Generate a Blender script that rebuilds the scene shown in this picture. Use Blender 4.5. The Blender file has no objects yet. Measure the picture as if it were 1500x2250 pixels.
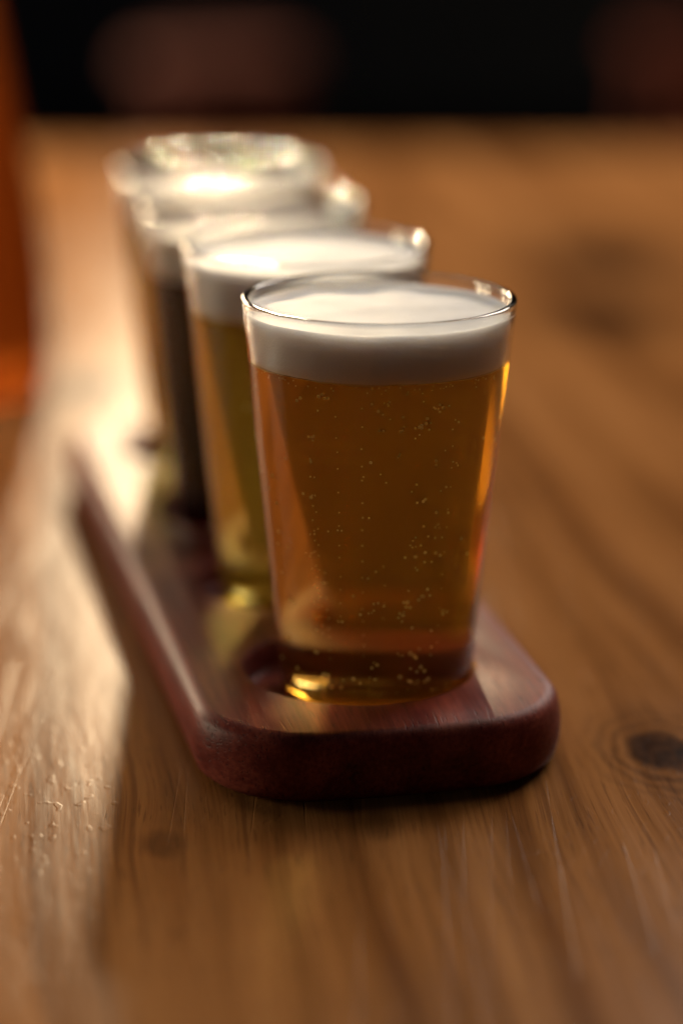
import bpy, bmesh, math, random
from mathutils import Vector, Matrix
random.seed(7)
scene = bpy.context.scene
col = scene.collection
R = math.radians

# ------------------------------------------------------------------ camera
MM = 0.001
PITCH, CAM_H, FPX = 16.3, 0.2295, 5600.0
cam = bpy.data.cameras.new('camera')
cam_ob = bpy.data.objects.new('camera', cam)
col.objects.link(cam_ob)
cam_ob.location = (0, 0, CAM_H)
cam_ob.rotation_euler = (R(90 - PITCH), 0, 0)
cam.sensor_fit = 'VERTICAL'
cam.sensor_height = 36
cam.lens = FPX / 2250 * 36
cam.clip_start, cam.clip_end = 0.01, 60
cam.dof.use_dof = True
cam.dof.focus_distance = 0.585
cam.dof.aperture_fstop = 3.2
scene.camera = cam_ob

# ------------------------------------------------------------------ world and lamps
world = bpy.data.worlds.new('World')
scene.world = world
world.use_nodes = True
bg = world.node_tree.nodes['Background']
bg.inputs['Color'].default_value = (0.62, 0.72, 1.0, 1)
bg.inputs['Strength'].default_value = 0.014


def area(name, loc, target, size, power, colour, size_y=None, spread=None, shape=None):
    l = bpy.data.lights.new(name, 'AREA')
    l.energy = power
    l.color = colour
    l.size = size
    l.shape = shape or ('RECTANGLE' if size_y else 'DISK')
    if size_y:
        l.size_y = size_y
    if spread:
        l.spread = R(spread)
    o = bpy.data.objects.new(name, l)
    col.objects.link(o)
    o.location = loc
    o.rotation_euler = (Vector(target) - Vector(loc)).to_track_quat('-Z', 'Y').to_euler()
    return o


AIM = Vector((-0.02, 0.68, 0.03))
SUN_DIR = Vector((-0.060, 1.0, 0.335)).normalized()


def spot(name, loc, target, radius, power, colour, cone, blend):
    l = bpy.data.lights.new(name, 'SPOT')
    l.energy, l.color, l.shadow_soft_size = power, colour, radius
    l.spot_size, l.spot_blend = R(cone), blend
    o = bpy.data.objects.new(name, l)
    col.objects.link(o)
    o.location = loc
    o.rotation_euler = (Vector(target) - Vector(loc)).to_track_quat('-Z', 'Y').to_euler()
    return o


# low sun let in by a window opening: its beam ends just right of the paddle
SUN_LOC = AIM + SUN_DIR * 4.0
BEAM_R, BEAM_EDGE = 0.85, 0.050
LOW_SUN = spot('low_sun_through_window', SUN_LOC, (BEAM_EDGE - BEAM_R, 0.66, 0.02), 0.075, 900, (1.0, 0.75, 0.46),
               2 * math.degrees(math.atan(BEAM_R / 4.0)), 0.18)
LOW_SUN.data.cycles.is_caustics_light = True
WIN_DIR = Vector((-0.50, 1.0, 0.20)).normalized()
WINDOW = area('bright_back_window', AIM + WIN_DIR * 3.5, AIM, 2.0, 160, (1.0, 0.78, 0.52), size_y=1.2)
LEFT = area('soft_left_light', AIM + Vector((-1.25, 0.30, 0.20)).normalized() * 2.2, AIM, 0.8, 24, (1.0, 0.88, 0.62), size_y=0.4)
SOFT = area('soft_overhead_light', (0.4, 1.7, 2.2), (0, 0.75, 0), 1.4, 9, (1.0, 0.84, 0.62), size_y=1.4, spread=110)
COOL = area('back_right_window', Vector((0.01, 0.6, 0.05)) + Vector((0.60, 1.0, 0.75)).normalized() * 2.6, (0.01, 0.6, 0.05), 1.1, 46, (1.0, 0.92, 0.84), size_y=0.9)

scene.view_settings.view_transform = 'Standard'
scene.view_settings.look = 'None'
scene.view_settings.exposure = -0.12
scene.view_settings.gamma = 1.0
scene.render.engine = 'CYCLES'
cy = scene.cycles
cy.use_denoising = True
cy.use_adaptive_sampling = False
cy.max_bounces = 20
cy.transmission_bounces = 16
cy.glossy_bounces = 8
cy.diffuse_bounces = 4
cy.volume_bounces = 4
cy.transparent_max_bounces = 16
cy.caustics_refractive = True
cy.caustics_reflective = True
cy.blur_glossy = 0.3
cy.sample_clamp_indirect = 20.0
cy.sample_clamp_direct = 0.0


# ------------------------------------------------------------------ helpers
def tag(o, label=None, cat=None, group=None, kind=None):
    if label: o['label'] = label
    if cat: o['category'] = cat
    if group: o['group'] = group
    if kind: o['kind'] = kind
    return o


def link_mesh(name, me, mat, parent=None):
    o = bpy.data.objects.new(name, me)
    col.objects.link(o)
    if mat:
        me.materials.append(mat)
    if parent:
        o.parent = parent
    return o


def smooth(me, angle=None):
    for p in me.polygons:
        p.use_smooth = True
    if angle:
        me.set_sharp_from_angle(angle=R(angle))


def lathe(profile, seg=128, name='lathe', flip=False):
    """profile: list of (r, z) from bottom centre outwards; normals point right of travel."""
    verts, faces, rings = [], [], []
    for r, z in profile:
        if r < 1e-9:
            verts.append((0, 0, z)); rings.append([len(verts) - 1])
        else:
            s = len(verts)
            for k in range(seg):
                a = 2 * math.pi * k / seg
                verts.append((r * math.cos(a), r * math.sin(a), z))
            rings.append(list(range(s, s + seg)))
    for A, B in zip(rings, rings[1:]):
        for k in range(seg):
            n = (k + 1) % seg
            if len(A) == 1 and len(B) == 1:
                continue
            if len(A) == 1:
                f = (A[0], B[n], B[k])
            elif len(B) == 1:
                f = (A[k], A[n], B[0])
            else:
                f = (A[k], A[n], B[n], B[k])
            faces.append(tuple(reversed(f)) if flip else f)
    me = bpy.data.meshes.new(name)
    me.from_pydata(verts, [], faces)
    me.update()
    return me


def arc(cx, cz, r, a0, a1, n):
    return [(cx + r * math.cos(R(a0 + (a1 - a0) * i / n)), cz + r * math.sin(R(a0 + (a1 - a0) * i / n))) for i in range(n + 1)]


# ------------------------------------------------------------------ node helpers
class NT:
    def __init__(self, name):
        self.m = bpy.data.materials.new(name)
        self.m.use_nodes = True
        self.t = self.m.node_tree
        self.t.nodes.clear()
        self.out = self.t.nodes.new('ShaderNodeOutputMaterial')

    def n(self, kind, **kw):
        nd = self.t.nodes.new(kind)
        for k, v in kw.items():
            if k.startswith('i_'):
                continue
            setattr(nd, k, v)
        return nd

    def l(self, a, b):
        self.t.links.new(a, b)

    def val(self, sock, v):
        if isinstance(v, bpy.types.NodeSocket):
            self.l(v, sock)
        else:
            sock.default_value = v

    def math(self, op, a, b=0.0, c=None, clamp=False):
        nd = self.n('ShaderNodeMath', operation=op, use_clamp=clamp)
        self.val(nd.inputs[0], a); self.val(nd.inputs[1], b)
        if c is not None: self.val(nd.inputs[2], c)
        return nd.outputs[0]

    def vmath(self, op, a, b=None):
        nd = self.n('ShaderNodeVectorMath', operation=op)
        self.val(nd.inputs[0], a)
        if b is not None: self.val(nd.inputs[1], b)
        return nd.outputs['Value'] if op in ('LENGTH', 'DISTANCE', 'DOT_PRODUCT') else nd.outputs[0]

    def mapping(self, vec, loc=(0, 0, 0), rot=(0, 0, 0), scale=(1, 1, 1)):
        nd = self.n('ShaderNodeMapping')
        self.l(vec, nd.inputs['Vector'])
        nd.inputs['Location'].default_value = loc
        nd.inputs['Rotation'].default_value = rot
        nd.inputs['Scale'].default_value = scale
        return nd.outputs[0]

    dims = '3D'

    def noise(self, vec, scale, detail=4, rough=0.55, dist=0.0):
        nd = self.n('ShaderNodeTexNoise', noise_dimensions=self.dims)
        self.l(vec, nd.inputs['Vector'])
        nd.inputs['Scale'].default_value = scale
        nd.inputs['Detail'].default_value = detail
        nd.inputs['Roughness'].default_value = rough
        nd.inputs['Distortion'].default_value = dist
        return nd.outputs['Fac']

    def ramp(self, fac, stops, interp='LINEAR'):
        nd = self.n('ShaderNodeValToRGB')
        nd.color_ramp.interpolation = interp
        els = nd.color_ramp.elements
        while len(els) < len(stops):
            els.new(0.5)
        for e, (p, c) in zip(els, stops):
            e.position = p
            e.color = c if len(c) == 4 else (*c, 1)
        self.l(fac, nd.inputs[0])
        return nd.outputs[0]

    def smoothstep(self, x, lo, hi, tlo=0.0, thi=1.0):
        nd = self.n('ShaderNodeMapRange', interpolation_type='SMOOTHSTEP')
        self.val(nd.inputs['Value'], x)
        nd.inputs['From Min'].default_value = lo
        nd.inputs['From Max'].default_value = hi
        nd.inputs['To Min'].default_value = tlo
        nd.inputs['To Max'].default_value = thi
        return nd.outputs[0]

    def mix(self, fac, a, b, mode='MIX'):
        nd = self.n('ShaderNodeMix', data_type='RGBA', blend_type=mode)
        self.val(nd.inputs['Factor'], fac)
        self.val(nd.inputs[6], a if isinstance(a, bpy.types.NodeSocket) else (*a, 1))
        self.val(nd.inputs[7], b if isinstance(b, bpy.types.NodeSocket) else (*b, 1))
        return nd.outputs[2]

    def bump(self, h, strength, dist, normal=None):
        nd = self.n('ShaderNodeBump')
        nd.inputs['Strength'].default_value = strength
        nd.inputs['Distance'].default_value = dist
        self.l(h, nd.inputs['Height'])
        if normal: self.l(normal, nd.inputs['Normal'])
        return nd.outputs[0]

    def coords(self):
        return self.n('ShaderNodeTexCoord').outputs['Object']

    def principled(self, colour, rough, normal=None, spec=0.5, coat=0.0, coat_rough=0.1, coat_normal=None):
        b = self.n('ShaderNodeBsdfPrincipled')
        self.val(b.inputs['Base Color'], colour if isinstance(colour, bpy.types.NodeSocket) else (*colour, 1))
        self.val(b.inputs['Roughness'], rough)
        b.inputs['Specular IOR Level'].default_value = spec
        b.inputs['Coat Weight'].default_value = coat
        b.inputs['Coat Roughness'].default_value = coat_rough
        if normal: self.l(normal, b.inputs['Normal'])
        if coat_normal: self.l(coat_normal, b.inputs['Coat Normal'])
        self.l(b.outputs[0], self.out.inputs['Surface'])
        return self.m


# ------------------------------------------------------------------ materials
VARNISH = 0.023


def mat_table():
    t = NT('varnished_pine')
    t.dims = '2D'
    co = t.coords()
    # knots push the grain aside: each is (x, y, radius)
    knots = [(0.0780, 0.578, 0.0098), (-0.0957, 0.957, 0.014), (-0.0395, 0.522, 0.0026),
             (0.128, 1.225, 0.03), (0.008, 0.533, 0.0028), (0.115, 1.09, 0.022), (-0.24, 1.3, 0.02), (0.3, 1.0, 0.02)]
    GR = R(-7.0)
    g = t.mapping(co, rot=(0, 0, GR))           # grain runs along y of g
    sep = t.n('ShaderNodeSeparateXYZ'); t.l(g, sep.inputs[0])
    gx, gy = sep.outputs[0], sep.outputs[1]
    kwob = t.math('MULTIPLY', t.math('SUBTRACT', t.noise(t.mapping(co, scale=(150, 90, 1)), 1.0, 3, 0.6), 0.5), 0.4)
    dark = None
    push = None
    for (kx, ky, kr) in knots:
        v = Matrix.Rotation(GR, 2) @ Vector((kx, ky))
        dx = t.math('SUBTRACT', gx, v.x); dy = t.math('SUBTRACT', gy, v.y)
        ey = t.math('MULTIPLY', dy, 0.62)
        d = t.math('SQRT', t.math('ADD', t.math('MULTIPLY', dx, dx), t.math('MULTIPLY', ey, ey)))
        dn = t.math('ADD', t.math('DIVIDE', d, kr), kwob)
        core = t.smoothstep(dn, 0.70, 1.02, 1.0 if kr > 0.005 else 0.5, 0.0)
        halo = t.smoothstep(dn, 0.8, 2.6, 0.5, 0.0)
        if kr > 0.009 and ky < 0.7:
            halo = t.math('MULTIPLY', halo, t.math('ADD', 0.75, t.math('MULTIPLY', t.math('SINE', t.math('MULTIPLY', dn, 17.0)), 0.45)))
        k = t.math('MAXIMUM', core, halo)
        dark = k if dark is None else t.math('MAXIMUM', dark, k)
        # grain flows round: displace x away from the knot with a stretched falloff
        ly = t.math('MULTIPLY', dy, 0.22)
        dd = t.math('ADD', t.math('MULTIPLY', dx, dx), t.math('MULTIPLY', ly, ly))
        fall = t.math('DIVIDE', kr * kr * 0.9, t.math('ADD', dd, kr * kr * 0.8))
        p = t.math('MULTIPLY', t.math('MULTIPLY', dx, fall), -0.75)
        push = p if push is None else t.math('ADD', push, p)
    gx2 = t.math('ADD', gx, push)
    wob = t.math('MULTIPLY', t.math('SUBTRACT', t.noise(t.mapping(g, scale=(6, 2.2, 1)), 1.0, 3), 0.5), 0.035)
    gx3 = t.math('ADD', gx2, wob)
    cb = t.n('ShaderNodeCombineXYZ'); t.l(gx3, cb.inputs[0]); t.l(gy, cb.inputs[1])
    gv = cb.outputs[0]
    broad = t.noise(t.mapping(gv, scale=(55, 1.6, 1)), 1.0, 2, 0.5)
    rings = t.noise(t.mapping(gv, scale=(210, 3.0, 1)), 1.0, 4, 0.6)
    fine = t.noise(t.mapping(gv, scale=(1100, 14, 1)), 1.0, 4, 0.65)
    blotch = t.noise(t.mapping(co, scale=(9, 6, 1)), 1.0, 3, 0.5)
    f = t.math('ADD', t.math('MULTIPLY', broad, 0.52), t.math('MULTIPLY', rings, 0.33))
    f = t.math('ADD', f, t.math('MULTIPLY', t.math('SUBTRACT', fine, 0.12), 0.24))
    f = t.math('SUBTRACT', t.math('ADD', f, t.math('MULTIPLY', blotch, 0.22)), 0.08)
    c = t.ramp(f, [(0.36, (0.12, 0.044, 0.014)), (0.48, (0.20, 0.081, 0.025)), (0.58, (0.275, 0.116, 0.038)), (0.72, (0.345, 0.154, 0.054))])
    lines = t.smoothstep(rings, 0.60, 0.72)
    c = t.mix(t.math('MULTIPLY', lines, 0.6), c, (0.095, 0.034, 0.012))
    pore = t.smoothstep(t.noise(t.mapping(gv, scale=(1500, 60, 1)), 1.0, 2, 0.5), 0.62, 0.74)
    c = t.mix(t.math('MULTIPLY', pore, 0.45), c, (0.07, 0.026, 0.009))
    kn = t.noise(t.mapping(co, scale=(260, 160, 1)), 1.0, 4, 0.6)
    dk = t.math('MULTIPLY', dark, t.math('ADD', 0.65, t.math('MULTIPLY', kn, 0.6)), clamp=True)
    kc = t.ramp(t.noise(t.mapping(gv, scale=(420, 60, 1)), 1.0, 4, 0.7), [(0.35, (0.012, 0.005, 0.003)), (0.6, (0.045, 0.018, 0.008)), (0.75, (0.10, 0.042, 0.016))])
    c = t.mix(dk, c, kc)
    # relief: worn grain, dents, scratches
    fine2 = t.noise(t.mapping(g, scale=(700, 14, 1)), 1.0, 2, 0.6)
    h_wave = t.math('MULTIPLY', t.noise(t.mapping(g, scale=(150, 26, 1)), 1.0, 2, 0.55), 0.5)
    patch = t.noise(t.mapping(co, scale=(22, 15, 1)), 1.0, 2)
    pits = t.noise(t.mapping(co, scale=(330, 210, 1)), 1.0, 1, 0.4)
    dents = t.math('MULTIPLY', t.smoothstep(pits, 0.63, 0.78), t.smoothstep(patch, 0.42, 0.60))
    bumps = t.math('MULTIPLY', t.smoothstep(pits, 0.36, 0.24), 0.6)
    h = t.math('SUBTRACT', t.math('ADD', t.math('MULTIPLY', fine2, 0.07), h_wave), t.math('MULTIPLY', t.math('SUBTRACT', dents, bumps), 0.20))
    scr = None
    for k, (ang, sx, sy, wt) in enumerate([(-11, 130, 3.5, 1.0), (61, 90, 5, 0.6), (-72, 80, 6, 0.5)]):
        v = t.n('ShaderNodeTexVoronoi', feature='DISTANCE_TO_EDGE', voronoi_dimensions='2D')
        mp = t.mapping(co, loc=(3.1 * k, 1.7 * k, 0), rot=(0, 0, R(ang)), scale=(sx, sy, 1))
        t.l(mp, v.inputs['Vector']); v.inputs['Scale'].default_value = 0.45
        s = t.smoothstep(v.outputs['Distance'], 0.0, 0.012 if k == 0 else 0.009, 1.0, 0.0)
        s = t.math('MULTIPLY', s, t.math('MULTIPLY', t.smoothstep(patch, 0.40 + 0.06 * k, 0.52 + 0.06 * k), wt))
        scr = s if scr is None else t.math('MAXIMUM', scr, s)
    h = t.math('SUBTRACT', h, t.math('MULTIPLY', scr, 0.30))
    nrm = t.bump(h, 0.32, 0.0006)
    ro = t.math('ADD', 0.245, t.math('MULTIPLY', t.noise(t.mapping(gv, scale=(40, 9, 1)), 1.0, 4), 0.12))
    d = t.n('ShaderNodeBsdfDiffuse'); t.l(c, d.inputs['Color']); t.l(nrm, d.inputs['Normal'])
    gl = t.n('ShaderNodeBsdfAnisotropic', distribution='BECKMANN')
    t.l(ro, gl.inputs['Roughness']); t.l(nrm, gl.inputs['Normal'])
    fr = t.n('ShaderNodeFresnel'); fr.inputs['IOR'].default_value = 1.42; t.l(nrm, fr.inputs['Normal'])
    mx = t.n('ShaderNodeMixShader')
    t.l(t.math('ADD', t.math('MULTIPLY', fr.outputs[0], 0.03), VARNISH), mx.inputs[0])
    t.l(d.outputs[0], mx.inputs[1]); t.l(gl.outputs[0], mx.inputs[2])
    t.l(mx.outputs[0], t.out.inputs['Surface'])
    return t.m


def mat_board():
    t = NT('reddish_hardwood')
    co = t.coords()
    g = t.mapping(co, scale=(1, 1, 1))
    wob = t.noise(t.mapping(co, scale=(12, 5, 12)), 1.0, 2)
    add = t.n('ShaderNodeVectorMath', operation='ADD')
    sc = t.n('ShaderNodeCombineXYZ'); t.l(t.math('MULTIPLY', wob, 0.02), sc.inputs[0]); t.l(t.math('MULTIPLY', wob, 0.012), sc.inputs[2])
    t.l(co, add.inputs[0]); t.l(sc.outputs[0], add.inputs[1])
    gv = add.outputs[0]
    broad = t.noise(t.mapping(gv, scale=(90, 5, 90)), 1.0, 3)
    fine = t.noise(t.mapping(gv, scale=(900, 26, 900)), 1.0, 4, 0.6)
    pores = t.smoothstep(t.noise(t.mapping(gv, scale=(1700, 110, 1700)), 1.0, 2, 0.5), 0.58, 0.70)
    f = t.math('ADD', t.math('MULTIPLY', broad, 0.6), t.math('MULTIPLY', fine, 0.4))
    c = t.ramp(f, [(0.34, (0.060, 0.011, 0.011)), (0.5, (0.155, 0.034, 0.028)), (0.66, (0.28, 0.074, 0.050))])
    c = t.mix(t.math('MULTIPLY', pores, 0.6), c, (0.045, 0.012, 0.012))
    sepn = t.noise(t.mapping(co, scale=(30, 30, 30)), 1.0, 4)
    c = t.mix(t.smoothstep(sepn, 0.55, 0.75, 0, 0.3), c, (0.30, 0.12, 0.08))
    h = t.math('SUBTRACT', t.math('MULTIPLY', fine, 0.5), t.math('MULTIPLY', pores, 0.5))
    v = t.n('ShaderNodeTexVoronoi'); v.feature = 'DISTANCE_TO_EDGE'
    t.l(t.mapping(co, rot=(0, 0, R(63)), scale=(120, 12, 1)), v.inputs['Vector']); v.inputs['Scale'].default_value = 0.5
    scr = t.math('MULTIPLY', t.smoothstep(v.outputs['Distance'], 0, 0.02, 1, 0), t.smoothstep(t.noise(t.mapping(co, scale=(50, 50, 1)), 1.0, 1), 0.55, 0.62))
    h = t.math('SUBTRACT', h, t.math('MULTIPLY', scr, 0.9))
    nrm = t.bump(h, 0.4, 0.00025)
    ro = t.math('ADD', 0.37, t.math('MULTIPLY', sepn, 0.16))
    d = t.n('ShaderNodeBsdfDiffuse'); t.l(c, d.inputs['Color']); t.l(nrm, d.inputs['Normal'])
    gl = t.n('ShaderNodeBsdfAnisotropic', distribution='BECKMANN')
    t.l(ro, gl.inputs['Roughness']); t.l(nrm, gl.inputs['Normal'])
    fr = t.n('ShaderNodeFresnel'); fr.inputs['IOR'].default_value = 1.5; t.l(nrm, fr.inputs['Normal'])
    mx = t.n('ShaderNodeMixShader')
    t.l(t.math('MULTIPLY', fr.outputs[0], 0.30), mx.inputs[0])
    t.l(d.outputs[0], mx.inputs[1]); t.l(gl.outputs[0], mx.inputs[2])
    t.l(mx.outputs[0], t.out.inputs['Surface'])
    return t.m


def mat_glass():
    t = NT('clear_glass')
    b = t.n('ShaderNodeBsdfGlass')
    b.inputs['Color'].default_value = (0.985, 0.99, 0.985, 1)
    b.inputs['Roughness'].default_value = 0.0
    b.inputs['IOR'].default_value = 1.5
    t.l(b.outputs[0], t.out.inputs['Surface'])
    return t.m


def mat_beer(name, colour, density, tint=(1, 1, 1), haze=0.0, haze_colour=(1, 0.8, 0.4), ior=1.345 / 1.5):
    t = NT(name)
    b = t.n('ShaderNodeBsdfGlass')
    b.inputs['Color'].default_value = (*tint, 1)
    b.inputs['Roughness'].default_value = 0.10
    b.inputs['IOR'].default_value = ior
    t.l(b.outputs[0], t.out.inputs['Surface'])
    v = t.n('ShaderNodeVolumeAbsorption')
    v.inputs['Color'].default_value = (*colour, 1)
    v.inputs['Density'].default_value = density
    if haze:                                  # suspended yeast: a faint cloudiness
        sc = t.n('ShaderNodeVolumeScatter')
        sc.inputs['Color'].default_value = (*haze_colour, 1)
        sc.inputs['Density'].default_value = haze
        sc.inputs['Anisotropy'].default_value = 0.3
        ad = t.n('ShaderNodeAddShader')
        t.l(v.outputs[0], ad.inputs[0]); t.l(sc.outputs[0], ad.inputs[1])
        t.l(ad.outputs[0], t.out.inputs['Volume'])
    else:
        t.l(v.outputs[0], t.out.inputs['Volume'])
    return t.m


def mat_foam(name, c):
    t = NT(name)
    co = t.coords()
    fi = t.noise(t.mapping(co, scale=(1, 1, 1)), 1500, 3, 0.6)
    bl = t.noise(t.mapping(co, scale=(1, 1, 1)), 130, 3, 0.6)
    colr = t.mix(t.smoothstep(bl, 0.4, 0.75, 0, 0.5), c, tuple(x * 0.86 for x in c))
    nrm = t.bump(t.math('ADD', fi, t.math('MULTIPLY', bl, 1.5)), 0.35, 0.0004)
    t.principled(colr, 0.6, nrm, spec=0.2)
    b = t.t.nodes['Principled BSDF']
    b.inputs['Subsurface Weight'].default_value = 1.0
    b.inputs['Subsurface Radius'].default_value = (1.0, 0.85, 0.7)
    b.inputs['Subsurface Scale'].default_value = 0.010
    return t.m


def mat_bubble():
    t = NT('gas_bubble')
    g = t.n('ShaderNodeBsdfGlass'); g.inputs['IOR'].default_value = 1 / 1.345
    d = t.n('ShaderNodeBsdfDiffuse'); tr = t.n('ShaderNodeBsdfTranslucent')
    d.inputs[0].default_value = tr.inputs[0].default_value = (0.9, 0.9, 0.88, 1)
    m1 = t.n('ShaderNodeMixShader'); m1.inputs[0].default_value = 0.5
    t.l(d.outputs[0], m1.inputs[1]); t.l(tr.outputs[0], m1.inputs[2])
    m2 = t.n('ShaderNodeMixShader'); m2.inputs[0].default_value = 0.85
    t.l(g.outputs[0], m2.inputs[1]); t.l(m1.outputs[0], m2.inputs[2])
    t.l(m2.outputs[0], t.out.inputs['Surface'])
    return t.m


def mat_plain(name, c, rough=0.6, var=0.25, scale=20, stretch=(1, 1, 1)):
    t = NT(name)
    n = t.noise(t.mapping(t.coords(), scale=stretch), scale, 4)
    cc = t.mix(n, tuple(x * (1 - var) for x in c), tuple(min(1, x * (1 + var)) for x in c))
    return t.principled(cc, rough, t.bump(n, 0.1, 0.002), spec=0.1)


M_TABLE, M_BOARD, M_GLASS, M_BUB = mat_table(), mat_board(), mat_glass(), mat_bubble()

# ------------------------------------------------------------------ setting
def quad(name, pts, mat):
    me = bpy.data.meshes.new(name)
    me.from_pydata(pts, [], [tuple(range(len(pts)))])
    return link_mesh(name, me, mat)


tag(quad('floor', [(-6, -3, -0.75), (6, -3, -0.75), (6, 8, -0.75), (-6, 8, -0.75)], mat_plain('dark_floor', (0.06, 0.05, 0.045), 0.8)), kind='structure')
tag(quad('wall', [(-6, 7.5, -0.75), (6, 7.5, -0.75), (6, 7.5, 3), (-6, 7.5, 3)], mat_plain('dark_wall', (0.20, 0.19, 0.17), 0.8)), kind='structure')


def rounded_slab(x0, x1, y0, y1, z0, z1, bev):
    bm = bmesh.new()
    bmesh.ops.create_cube(bm, size=1)
    for v in bm.verts:
        v.co = ((x0 + x1) / 2 + v.co.x * (x1 - x0), (y0 + y1) / 2 + v.co.y * (y1 - y0), (z0 + z1) / 2 + v.co.z * (z1 - z0))
    bmesh.ops.bevel(bm, geom=bm.edges[:], offset=bev, segments=4, profile=0.5, affect='EDGES')
    me = bpy.data.meshes.new('slab')
    bm.to_mesh(me); bm.free()
    smooth(me, 30)
    return me


table = link_mesh('wooden_table', rounded_slab(-0.75, 0.75, 0.05, 1.60, -0.04, 0.0, 0.006), M_TABLE)
tag(table, 'varnished knotty brown pine tabletop under the beer paddle', 'table')

# ------------------------------------------------------------------ serving paddle
SLOPE = 0.217
ANG = math.atan(SLOPE)
STEP, HOLE_R, ZT = 0.0715, 0.0283, 0.0173
HOLE1 = Vector((0.0043, 0.592))


def board_outline(inset, n=14):
    hw, y0, y1, cr, bow = 0.0448 - inset, -0.0445 + inset, 0.2145 + 0.0445 - inset, 0.025 - inset, 0.0032
    pts = []
    def corner(cx, cy, a0):
        for i in range(n + 1):
            a = R(a0 + 90 * i / n)
            pts.append([cx + cr * math.cos(a), cy + cr * math.sin(a)])
    def edge(xa, xb, y):
        for i in range(1, 8):
            pts.append([xa + (xb - xa) * i / 8, y])
    corner(-hw + cr, y0 + cr, 180)
    edge(-hw + cr, hw - cr, y0)
    corner(hw - cr, y0 + cr, 270)
    corner(hw - cr, y1 - cr, 0)
    edge(hw - cr, -hw + cr, y1)
    corner(-hw + cr, y1 - cr, 90)
    ym = (y0 + y1) / 2
    for p in pts:                       # ends bow gently outwards
        w = max(0.0, 1 - (p[0] / hw) ** 2)
        e = min(1.0, abs(p[1] - ym) / (y1 - ym))
        if e > 0.75:
            p[1] += math.copysign(bow * w * (e - 0.75) * 4, p[1] - ym)
    return pts


def build_board():
    zm, rr = ZT / 2, 0.0030

    def bulge(z):                       # the sides swell slightly outwards
        return 0.0017 * ((z - zm) / zm) ** 2
    prof = [(bulge(0) + 0.0026, 0.0), (bulge(0) + 0.0010, 0.0006), (bulge(0.002) + 0.0002, 0.0019)]
    prof += [(bulge(z), z) for z in (0.0035, 0.0055, 0.0075, 0.0095, 0.0115, 0.0130)]
    for a in (10, 22, 34, 46, 58, 70, 80, 90):
        z = ZT - rr + rr * math.sin(R(a))
        prof.append((bulge(ZT - rr) + (rr - rr * math.cos(R(a))) + 0.0006 * math.sin(R(a)), z))
    verts, faces, rings = [], [], []
    for inset, z in prof:
        o = board_outline(inset)
        rings.append(list(range(len(verts), len(verts) + len(o))))
        verts += [(x, y, z) for x, y in o]
    N = len(rings[0])
    for A, B in zip(rings, rings[1:]):
        for k in range(N):
            n = (k + 1) % N
            faces.append((A[k], A[n], B[n], B[k]))
    faces.append(tuple(rings[-1]))
    faces.append(tuple(reversed(rings[0])))
    me = bpy.data.meshes.new('board')
    me.from_pydata(verts, [], faces)
    ob = bpy.data.objects.new('board_tmp', me); col.objects.link(ob)
    cutters = []
    for i in range(4):
        cm = lathe([(0, ZB), (HOLE_R - 0.001, ZB), (HOLE_R, ZB + 0.001), (HOLE_R, ZT - 0.0009), (HOLE_R + 0.0003, ZT - 0.0003), (HOLE_R + 0.0009, ZT), (HOLE_R + 0.0009, ZT + 0.01), (0, ZT + 0.01)], 96, 'cut')
        c = bpy.data.objects.new('cut_tmp', cm); col.objects.link(c)
        c.location = (0, i * STEP, 0)
        md = ob.modifiers.new('b', 'BOOLEAN'); md.operation = 'DIFFERENCE'; md.solver = 'EXACT'; md.object = c
        cutters.append(c)
    dg = bpy.context.evaluated_depsgraph_get()
    res = bpy.data.meshes.new_from_object(ob.evaluated_get(dg))
    for c in cutters + [ob]:
        bpy.data.objects.remove(c)
    smooth(res, 32)
    return res


ZB = 0.0092                # floor of the glass recesses
board = link_mesh('serving_paddle', build_board(), None)
board.data.materials.clear(); board.data.materials.append(M_BOARD)
board.location = (HOLE1.x, HOLE1.y, 0.0002)
board.rotation_euler = (0, 0, ANG)
tag(board, 'reddish brown wooden beer paddle with round recesses holding the four glasses', 'serving paddle')

# ------------------------------------------------------------------ the glasses
GH = 0.1096 - ZB - 0.0004         # overall height
RB, RT = 0.0229, 0.0325           # outer radii at base and rim
WALL = 0.0013


def rout(z):                      # outer radius at height z above the base
    return RB + (RT - RB) * z / GH


def tumbler_profile(level):
    p = [(0, 0.0006), (RB * 0.78, 0.0006), (RB * 0.84, 0.0)]
    p += arc(RB - 0.0020, 0.0020, 0.0020, -90, -6, 6)
    for i in range(1, 16):
        z = 0.0022 + (GH - 0.0012 - 0.0022) * i / 15
        p.append((rout(z), z))
    rr = 0.00085
    cx = RT - rr
    p += [(x, GH - 0.00055 + (z - GH + rr) * 0.00055 / rr) for x, z in arc(cx, GH - rr, rr, 0, 180, 14)[1:]]
    p.append((RT - 2 * rr - 0.0001, GH - rr - 0.001))
    p.append((rout(GH - 0.004) - WALL, GH - 0.004))
    p.append((rout(level) - WALL, level))
    return p


def beer_profile(level):
    zi = 0.0026
    ri = rout(zi) - WALL
    cr = 0.0022
    p = [(0, zi), (ri * 0.5, zi)] + arc(ri - cr, zi + cr, cr, -90, -4, 8)
    for i in range(1, 16):
        z = zi + cr + (level - zi - cr) * i / 15
        p.append((rout(z) - WALL, z))
    return p


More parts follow.
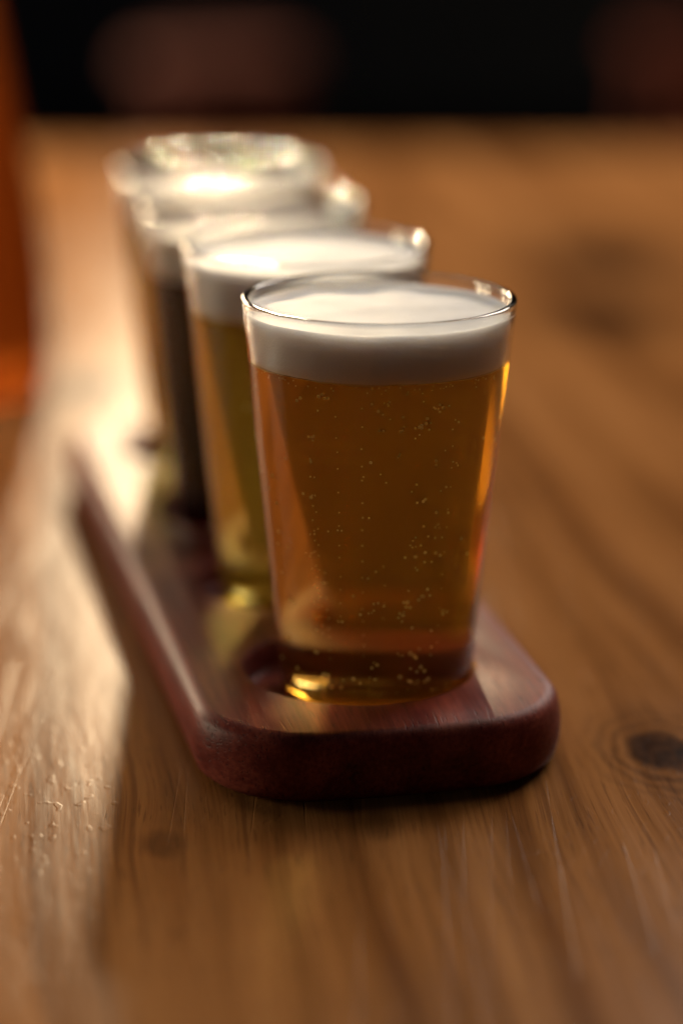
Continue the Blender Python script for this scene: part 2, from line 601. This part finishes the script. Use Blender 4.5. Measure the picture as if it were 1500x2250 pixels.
def foam_mesh(level, top, seed):
    rnd = random.Random(seed)
    g = 0.00012
    p = [(0, level - 0.0004), (rout(level) - WALL - 0.0012, level - 0.0004), (rout(level) - WALL - g - 0.0002, level - 0.0001)]
    for i in range(1, 9):
        z = level + (top - level) * i / 8
        p.append((rout(z) - WALL - g, z))
    rt = rout(top) - WALL - g
    # meniscus: climbs the wall a little, then a slightly domed top
    p += [(rt - 0.0004, top + 0.0001), (rt - 0.0014, top - 0.0004), (rt - 0.0035, top - 0.0006)]
    for k in (0.8, 0.65, 0.5, 0.35, 0.2, 0.08):
        p.append((rt * k, top - 0.0006 + 0.0009 * (1 - k)))
    p.append((0, top + 0.0003))
    me = lathe(p, 256, 'foam')
    waves = [(rnd.uniform(150, 520), rnd.uniform(0, 6.28), rnd.uniform(0, 6.28)) for _ in range(14)]
    for v in me.vertices:
        r = math.hypot(v.co.x, v.co.y)
        n = sum(math.sin(k * (v.co.x * math.cos(a) + v.co.y * math.sin(a)) + ph) for k, a, ph in waves) / 5
        if v.co.z > top - 0.002 and r < rt - 0.0008:
            v.co.z += 0.00028 * n
        elif v.co.z < level + 0.002 and r > rt * 0.5:
            fn = sum(math.sin(k * 4.3 * (v.co.x * math.sin(a) + v.co.y * math.cos(a)) + ph) for k, a, ph in waves) / 5
            v.co.z += (0.00026 * n + 0.00012 * fn) * (1 if v.co.z < level + 0.0008 else 0.5)
    smooth(me)
    return me


def bubbles_mesh(level, n, seed):
    rnd = random.Random(seed)
    bm = bmesh.new()
    def ball(x, y, z, r):
        bmesh.ops.create_icosphere(bm, subdivisions=2, radius=r, matrix=Matrix.Translation((x, y, z)))
    cols = [rnd.uniform(-2.2, -0.95) for _ in range(9)]
    for i in range(n):
        z = rnd.uniform(0.0055, level - 0.003)
        a = rnd.choice(cols) + rnd.gauss(0, 0.06) if rnd.random() < 0.6 else rnd.uniform(-math.pi, 0)
        r = rnd.choice((0.0002, 0.00025, 0.0003, 0.0004))
        ri = rout(z) - WALL - r - rnd.choice((0.0001, 0.0003, 0.002, 0.006))
        ball(ri * math.cos(a), ri * math.sin(a), z, r)
        if rnd.random() < 0.25:
            for _ in range(rnd.randint(1, 3)):
                a2 = a + rnd.uniform(-0.06, 0.06)
                ball(ri * math.cos(a2), ri * math.sin(a2), z + rnd.uniform(-0.001, 0.001), r * rnd.uniform(0.7, 1.1))
    for st in range(9):                       # fine streams rising from points on the wall
        a = rnd.uniform(-2.5, -0.7); inset = rnd.choice((0.0004, 0.0015, 0.004, 0.008)); z = rnd.uniform(0.006, 0.03); gap = rnd.uniform(0.0022, 0.0045)
        r = rnd.uniform(0.00010, 0.00014)
        while z < level - 0.004 and rnd.random() < 0.965:
            ri = rout(z) - WALL - r - inset
            ball(ri * math.cos(a) + rnd.gauss(0, 0.00012), ri * math.sin(a), z, r)
            z += gap * rnd.uniform(0.7, 1.3); r = min(0.00026, r * 1.03); gap *= 1.03
    for i in range(70):                       # a thin layer gathering under the foam
        a = rnd.uniform(-math.pi, 0); r = rnd.uniform(0.00008, 0.0002)
        z = level - abs(rnd.gauss(0, 0.0009)) - 0.0006
        ri = rout(z) - WALL - r - 0.0002
        ball(ri * math.cos(a), ri * math.sin(a), z, r)
    for i in range(26):                       # tiny ones clinging to the bottom
        a = rnd.uniform(-math.pi, 0); rr = (rout(0.005) - WALL - 0.0012) * rnd.uniform(0.75, 0.97)
        ball(rr * math.cos(a), rr * math.sin(a), rnd.uniform(0.0056, 0.011), 0.0001)
    me = bpy.data.meshes.new('bubbles')
    bm.to_mesh(me); bm.free()
    smooth(me)
    return me


def caustic_caster(o):
    o.cycles.is_caustics_caster = True


def make_glass(i, label, beer_mat, foam_mat, level, top, dx, dy, tilt=0.0, bubbles=0):
    ax = Vector((-math.sin(ANG), math.cos(ANG)))
    c = HOLE1 + ax * STEP * i
    root = bpy.data.objects.new('beer_glass', None)
    root.empty_display_size = 0.02
    col.objects.link(root)
    root.location = (c.x + dx, c.y + dy, ZB + 0.0004)
    root.rotation_euler = (0, R(tilt), 0.3 * i)
    tag(root, label, 'glass', 'beer glasses in the paddle')
    me = lathe(tumbler_profile(level), 160, 'tumbler'); smooth(me)
    caustic_caster(link_mesh('tumbler', me, M_GLASS, root))
    me = lathe(beer_profile(level) + [(0, level)], 160, 'beer')
    smooth(me, 40)
    b = link_mesh('beer', me, beer_mat, root)
    f = link_mesh('foam', foam_mesh(level, top, 11 + i), foam_mat, root)
    f.cycles.is_caustics_receiver = True
    if bubbles:
        bb = link_mesh('bubbles', bubbles_mesh(level, bubbles, 5 + i), M_BUB, b)
        bb['kind'] = 'stuff'
        bb.cycles.is_caustics_receiver = True
    return root


table.cycles.is_caustics_receiver = True
board.cycles.is_caustics_receiver = True

AMBER = mat_beer('amber_beer', (0.88, 0.52, 0.12), 12, (0.97, 0.80, 0.44), 0.75, (1.0, 0.66, 0.24))
GOLD = mat_beer('golden_beer', (0.93, 0.72, 0.14), 9, (0.98, 0.86, 0.44), 6.0, (1.0, 0.84, 0.34))
STOUT = mat_beer('dark_beer', (0.42, 0.10, 0.05), 260, (0.8, 0.5, 0.4))
PALE = mat_beer('pale_beer', (0.90, 0.72, 0.18), 14, (0.97, 0.88, 0.5), 5.0, (1.0, 0.84, 0.36))
WHITE_FOAM = mat_foam('white_foam', (0.53, 0.55, 0.60))
TAN_FOAM = mat_foam('tan_foam', (0.42, 0.39, 0.37))
L, T = GH - 0.0145, GH - 0.0030
make_glass(0, 'front glass of amber beer, sharply in focus at the near end of the paddle', AMBER, WHITE_FOAM, L, T, 0.0040, 0.0, 0.35, 150)
make_glass(1, 'glass of golden beer right behind the front glass', GOLD, WHITE_FOAM, L - 0.002, T, 0.0016, 0.0004, 0, 40)
make_glass(2, 'glass of very dark beer, third from the front of the paddle', STOUT, TAN_FOAM, L - 0.005, T - 0.004, 0.0003, -0.0006)
make_glass(3, 'rearmost glass of pale beer at the far end of the paddle', PALE, TAN_FOAM, L - 0.004, T - 0.003, 0.0033, 0.0002)

# ------------------------------------------------------------------ blurred things behind
def bottle():
    t = NT('amber_bottle_glass')
    b = t.n('ShaderNodeBsdfGlass'); b.inputs['Color'].default_value = (0.36, 0.17, 0.06, 1)
    b.inputs['IOR'].default_value = 1.25; b.inputs['Roughness'].default_value = 0.42
    t.l(b.outputs[0], t.out.inputs['Surface'])
    p = [(0, 0.001), (0.030, 0.001), (0.034, 0.0)] + arc(0.034, 0.006, 0.006, -90, 0, 6)
    p += [(0.0405, 0.02), (0.0400, 0.04), (0.0370, 0.07), (0.0325, 0.10), (0.0275, 0.13), (0.022, 0.16), (0.018, 0.20), (0.0155, 0.23), (0.0145, 0.27), (0.016, 0.275), (0.016, 0.285), (0.013, 0.287), (0, 0.287)]
    me = lathe(p, 64, 'bottle'); smooth(me, 45)
    o = link_mesh('amber_bottle', me, t.m)
    o.location = (-0.152, 0.955, 0.0004)
    o.cycles.is_caustics_caster = True
    tag(o, 'blurred orange amber glass bottle cut off by the left edge of the picture', 'bottle')


bottle()


def stool(x, y, rz, mat, label):
    root = bpy.data.objects.new('wooden_stool', None); col.objects.link(root)
    root.location = (x, y, -0.75); root.rotation_euler = (0, 0, rz)
    tag(root, label, 'stool', 'stools behind the table')
    h, r = 0.63, 0.11
    p = [(0, h - 0.035), (r - 0.012, h - 0.035)] + arc(r - 0.012, h - 0.017, 0.017, -90, 90, 8) + [(r * 0.7, h - 0.006), (0, h - 0.008)]
    me = lathe(p, 48, 'seat'); smooth(me, 50)
    link_mesh('seat', me, mat, root)
    for k in range(4):
        a = R(45 + 90 * k)
        bm = bmesh.new()
        top = Vector((0.075 * math.cos(a), 0.075 * math.sin(a), h - 0.03)); bot = Vector((0.13 * math.cos(a), 0.13 * math.sin(a), 0))
        d = bot - top
        bmesh.ops.create_cone(bm, cap_ends=True, segments=14, radius1=0.016, radius2=0.021, depth=d.length,
                              matrix=Matrix.Translation((top + bot) / 2) @ (-d).to_track_quat('Z', 'Y').to_matrix().to_4x4())
        m2 = bpy.data.meshes.new('leg'); bm.to_mesh(m2); bm.free(); smooth(m2, 40)
        link_mesh('leg', m2, mat, root)


STOOLM = mat_plain('dark_stained_wood', (0.06, 0.012, 0.006), 0.9, 0.3, 30)
stool(-0.155, 3.3, 0.3, STOOLM, 'blurred dark red brown stool beyond the table edge, left of centre')
stool(0.50, 3.5, 0.9, STOOLM, 'blurred dark brown stool beyond the table edge at the right')
